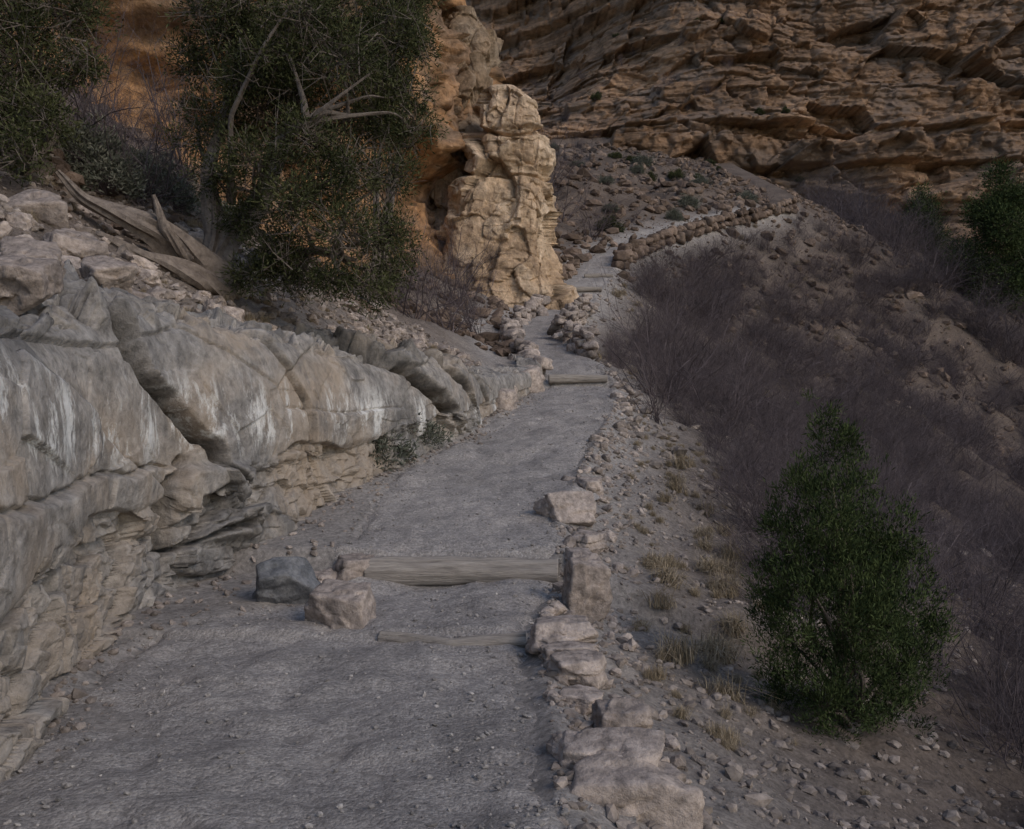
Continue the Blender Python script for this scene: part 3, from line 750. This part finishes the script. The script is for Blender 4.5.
sage = [leafbush_mesh('sage_%d' % i, 110+i, M_sage) for i in range(2)]
green = [leafbush_mesh('green_%d' % i, 120+i, M_leafL, ln=.08, wd=.016) for i in range(2)]

def inst(parent, meshes, pts, scales, r, sq=(.8, 1.2)):
    for (x, y, z), s in zip(pts, scales):
        me = meshes[int(r.integers(len(meshes)))]
        o = bpy.data.objects.new(me.name, me); scene.collection.objects.link(o); o.parent = parent
        o.location = (x, y, z); o.rotation_euler = (r.normal(0, .15), r.normal(0, .15), r.uniform(0, 6.28))
        o.scale = (s*r.uniform(*sq), s*r.uniform(*sq), s)
def pts_on(x, y): return V3(x, y, H(x, y))

r = np.random.default_rng(130)
th_ = empty('bare_shrub_thicket')
n = 450; y = 9+24*r.random(n)**.9; s = np.where(y < 15, 2.3, 1.5)+12*r.random(n)**1.1; inst(th_, twigs, pts_on(xR(y)+s, y), r.uniform(.65, 1.3, n)*np.clip(.5+s*.17, .6, 1.1), r, (1., 1.4))
n = 700; y = 30+34*r.random(n); s = 1.5+22*r.random(n); inst(th_, twigs, pts_on(xR(y)+s, y), r.uniform(.8, 1.9, n), r, (1.1, 1.7))
n = 85; y = 3.6+5.5*r.random(n); x = 2.7+3.4*r.random(n)+.15*y; inst(th_, twigs_thin, pts_on(x, y), r.uniform(.6, 1.2, n), r)
n = 200; y = 58+30*r.random(n); x = 27+32*r.random(n); inst(th_, twigs, pts_on(x, y), r.uniform(2., 4.0, n), r, (1., 1.6))

for (x, y, s) in [(3.5, 21.5, 3.2), (4.2, 24, 3.2), (2.9, 18.5, 1.8), (4.6, 20.5, 2.6), (-1.7, 24, 2.8), (-2.4, 22.5, 2.4), (-1.2, 27, 2.4), (-3.0, 25, 2.8), (2.9, 53, 5.), (4.4, 50, 3.5), (1.8, 57, 5.5), (-6.3, 13.2, 2.2), (-5.3, 13.0, 2.0), (-5.6, 15.5, 2.6), (-7.0, 15.5, 2.4), (-6.2, 14.5, 2.), (-2.0, 30, 3.)]:
    me = twigs[int(r.integers(5))]; o = bpy.data.objects.new('bare_shrub', me); scene.collection.objects.link(o)
    o.location = (x, y, float(H(x, y))); o.scale = (s*.8, s*.8, s); o.rotation_euler = (0, 0, r.uniform(0, 6))

gr = empty('dry_grass')
n = 110; y = 5.5+13*r.random(n); s = .6+1.5*r.random(n); inst(gr, tufts, pts_on(xR(y)+s, y), r.uniform(.08, .22, n), r)
P = [(1.75, 8.0), (1.9, 8.3), (2.1, 8.6), (2.25, 9.6), (2.45, 10.4), (2.6, 10.8), (2.3, 10.9), (2.2, 10.2), (2.35, 13.2), (2.5, 13.8), (2.7, 14.5), (1.6, 6.9), (1.55, 9.2), (1.35, 7.4), (2.05, 12.2), (2.3, 9.8), (2.7, 11.2), (2.4, 11.5), (2.9, 12.4), (2.75, 13.), (1.4, 8.6), (1.5, 9.6), (1.7, 9.9)]
P = np.array(P); inst(gr, tufts, pts_on(P[:, 0], P[:, 1]), r.uniform(.28, .5, len(P)), r, (1., 1.4))
n = 130; y = 5+14*r.random(n); s = .9+3.2*r.random(n); inst(gr, tufts, pts_on(xW(y)-s, y), r.uniform(.10, .26, n), r)
n = 90; y = 25+35*r.random(n); s = .5+14*r.random(n); inst(gr, tufts, pts_on(xR(y)+s, y), r.uniform(.3, .7, n), r)

sb = empty('sagebrush')
P = np.array([(-5.6, 12.6), (-5.9, 14.5), (-6.6, 14.0), (-5.3, 13.8), (-6.4, 16.5), (-7.4, 17), (-5.4, 16.8), (-6.0, 12.8), (-6.9, 13.2), (-1.9, 12.4), (-1.6, 13.4)]); inst(sb, sage, pts_on(P[:, 0], P[:, 1]), r.uniform(.6, 1.2, len(P)), r)

cs = empty('ledge_shrubs')
dY = np.gradient(Yc, axis=0)/np.gradient(Zc, axis=0)
cand = np.argwhere((dY[5:-5, :] > 1.5) & (Xc[5:-5] < 30) & (Zc[5:-5] < 48))
pick = cand[r.integers(0, len(cand), 150)]
P = np.array([(Xc[i+5, j], Yc[i+5, j]-.1, Zc[i+5, j]) for i, j in pick]); inst(cs, green+twigs, P, r.uniform(.6, 1.6, len(P)), r)
n = 60; y = 52+36*r.random(n); s = .5+22*r.random(n); inst(cs, green+sage+twigs, pts_on(xL(y)-s, y), r.uniform(.7, 1.6, n), r)

# ------------------------------------------------------------------ light, sky, camera
w = bpy.data.worlds.new('World'); scene.world = w; w.use_nodes = True
nt = w.node_tree; bg = nt.nodes['Background']; sky = nt.nodes.new('ShaderNodeTexSky')
sky.sky_type = 'NISHITA'; sky.sun_disc = False
d = Vector((-.62, .55, -.62)).normalized()
el = math.asin(-d.z); az = math.atan2(-d.x, -d.y)
sky.sun_elevation = el; sky.sun_rotation = az
nt.links.new(sky.outputs[0], bg.inputs[0]); bg.inputs[1].default_value = .148
L = bpy.data.lights.new('sun', 'SUN'); L.energy = 1.05; L.angle = math.radians(24); L.color = (1, .86, .70)
so = bpy.data.objects.new('sun', L); scene.collection.objects.link(so); so.rotation_euler = d.to_track_quat('-Z', 'Y').to_euler()
cam = bpy.data.cameras.new('camera'); cam.lens = 32; cam.sensor_width = 36; cam.clip_end = 1000
co = bpy.data.objects.new('camera', cam); scene.collection.objects.link(co); co.location = (0, 0, 1.6); co.rotation_euler = (math.radians(90), 0, 0)
scene.camera = co
scene.view_settings.view_transform = 'Standard'; scene.view_settings.look = 'None'; scene.view_settings.exposure = 0
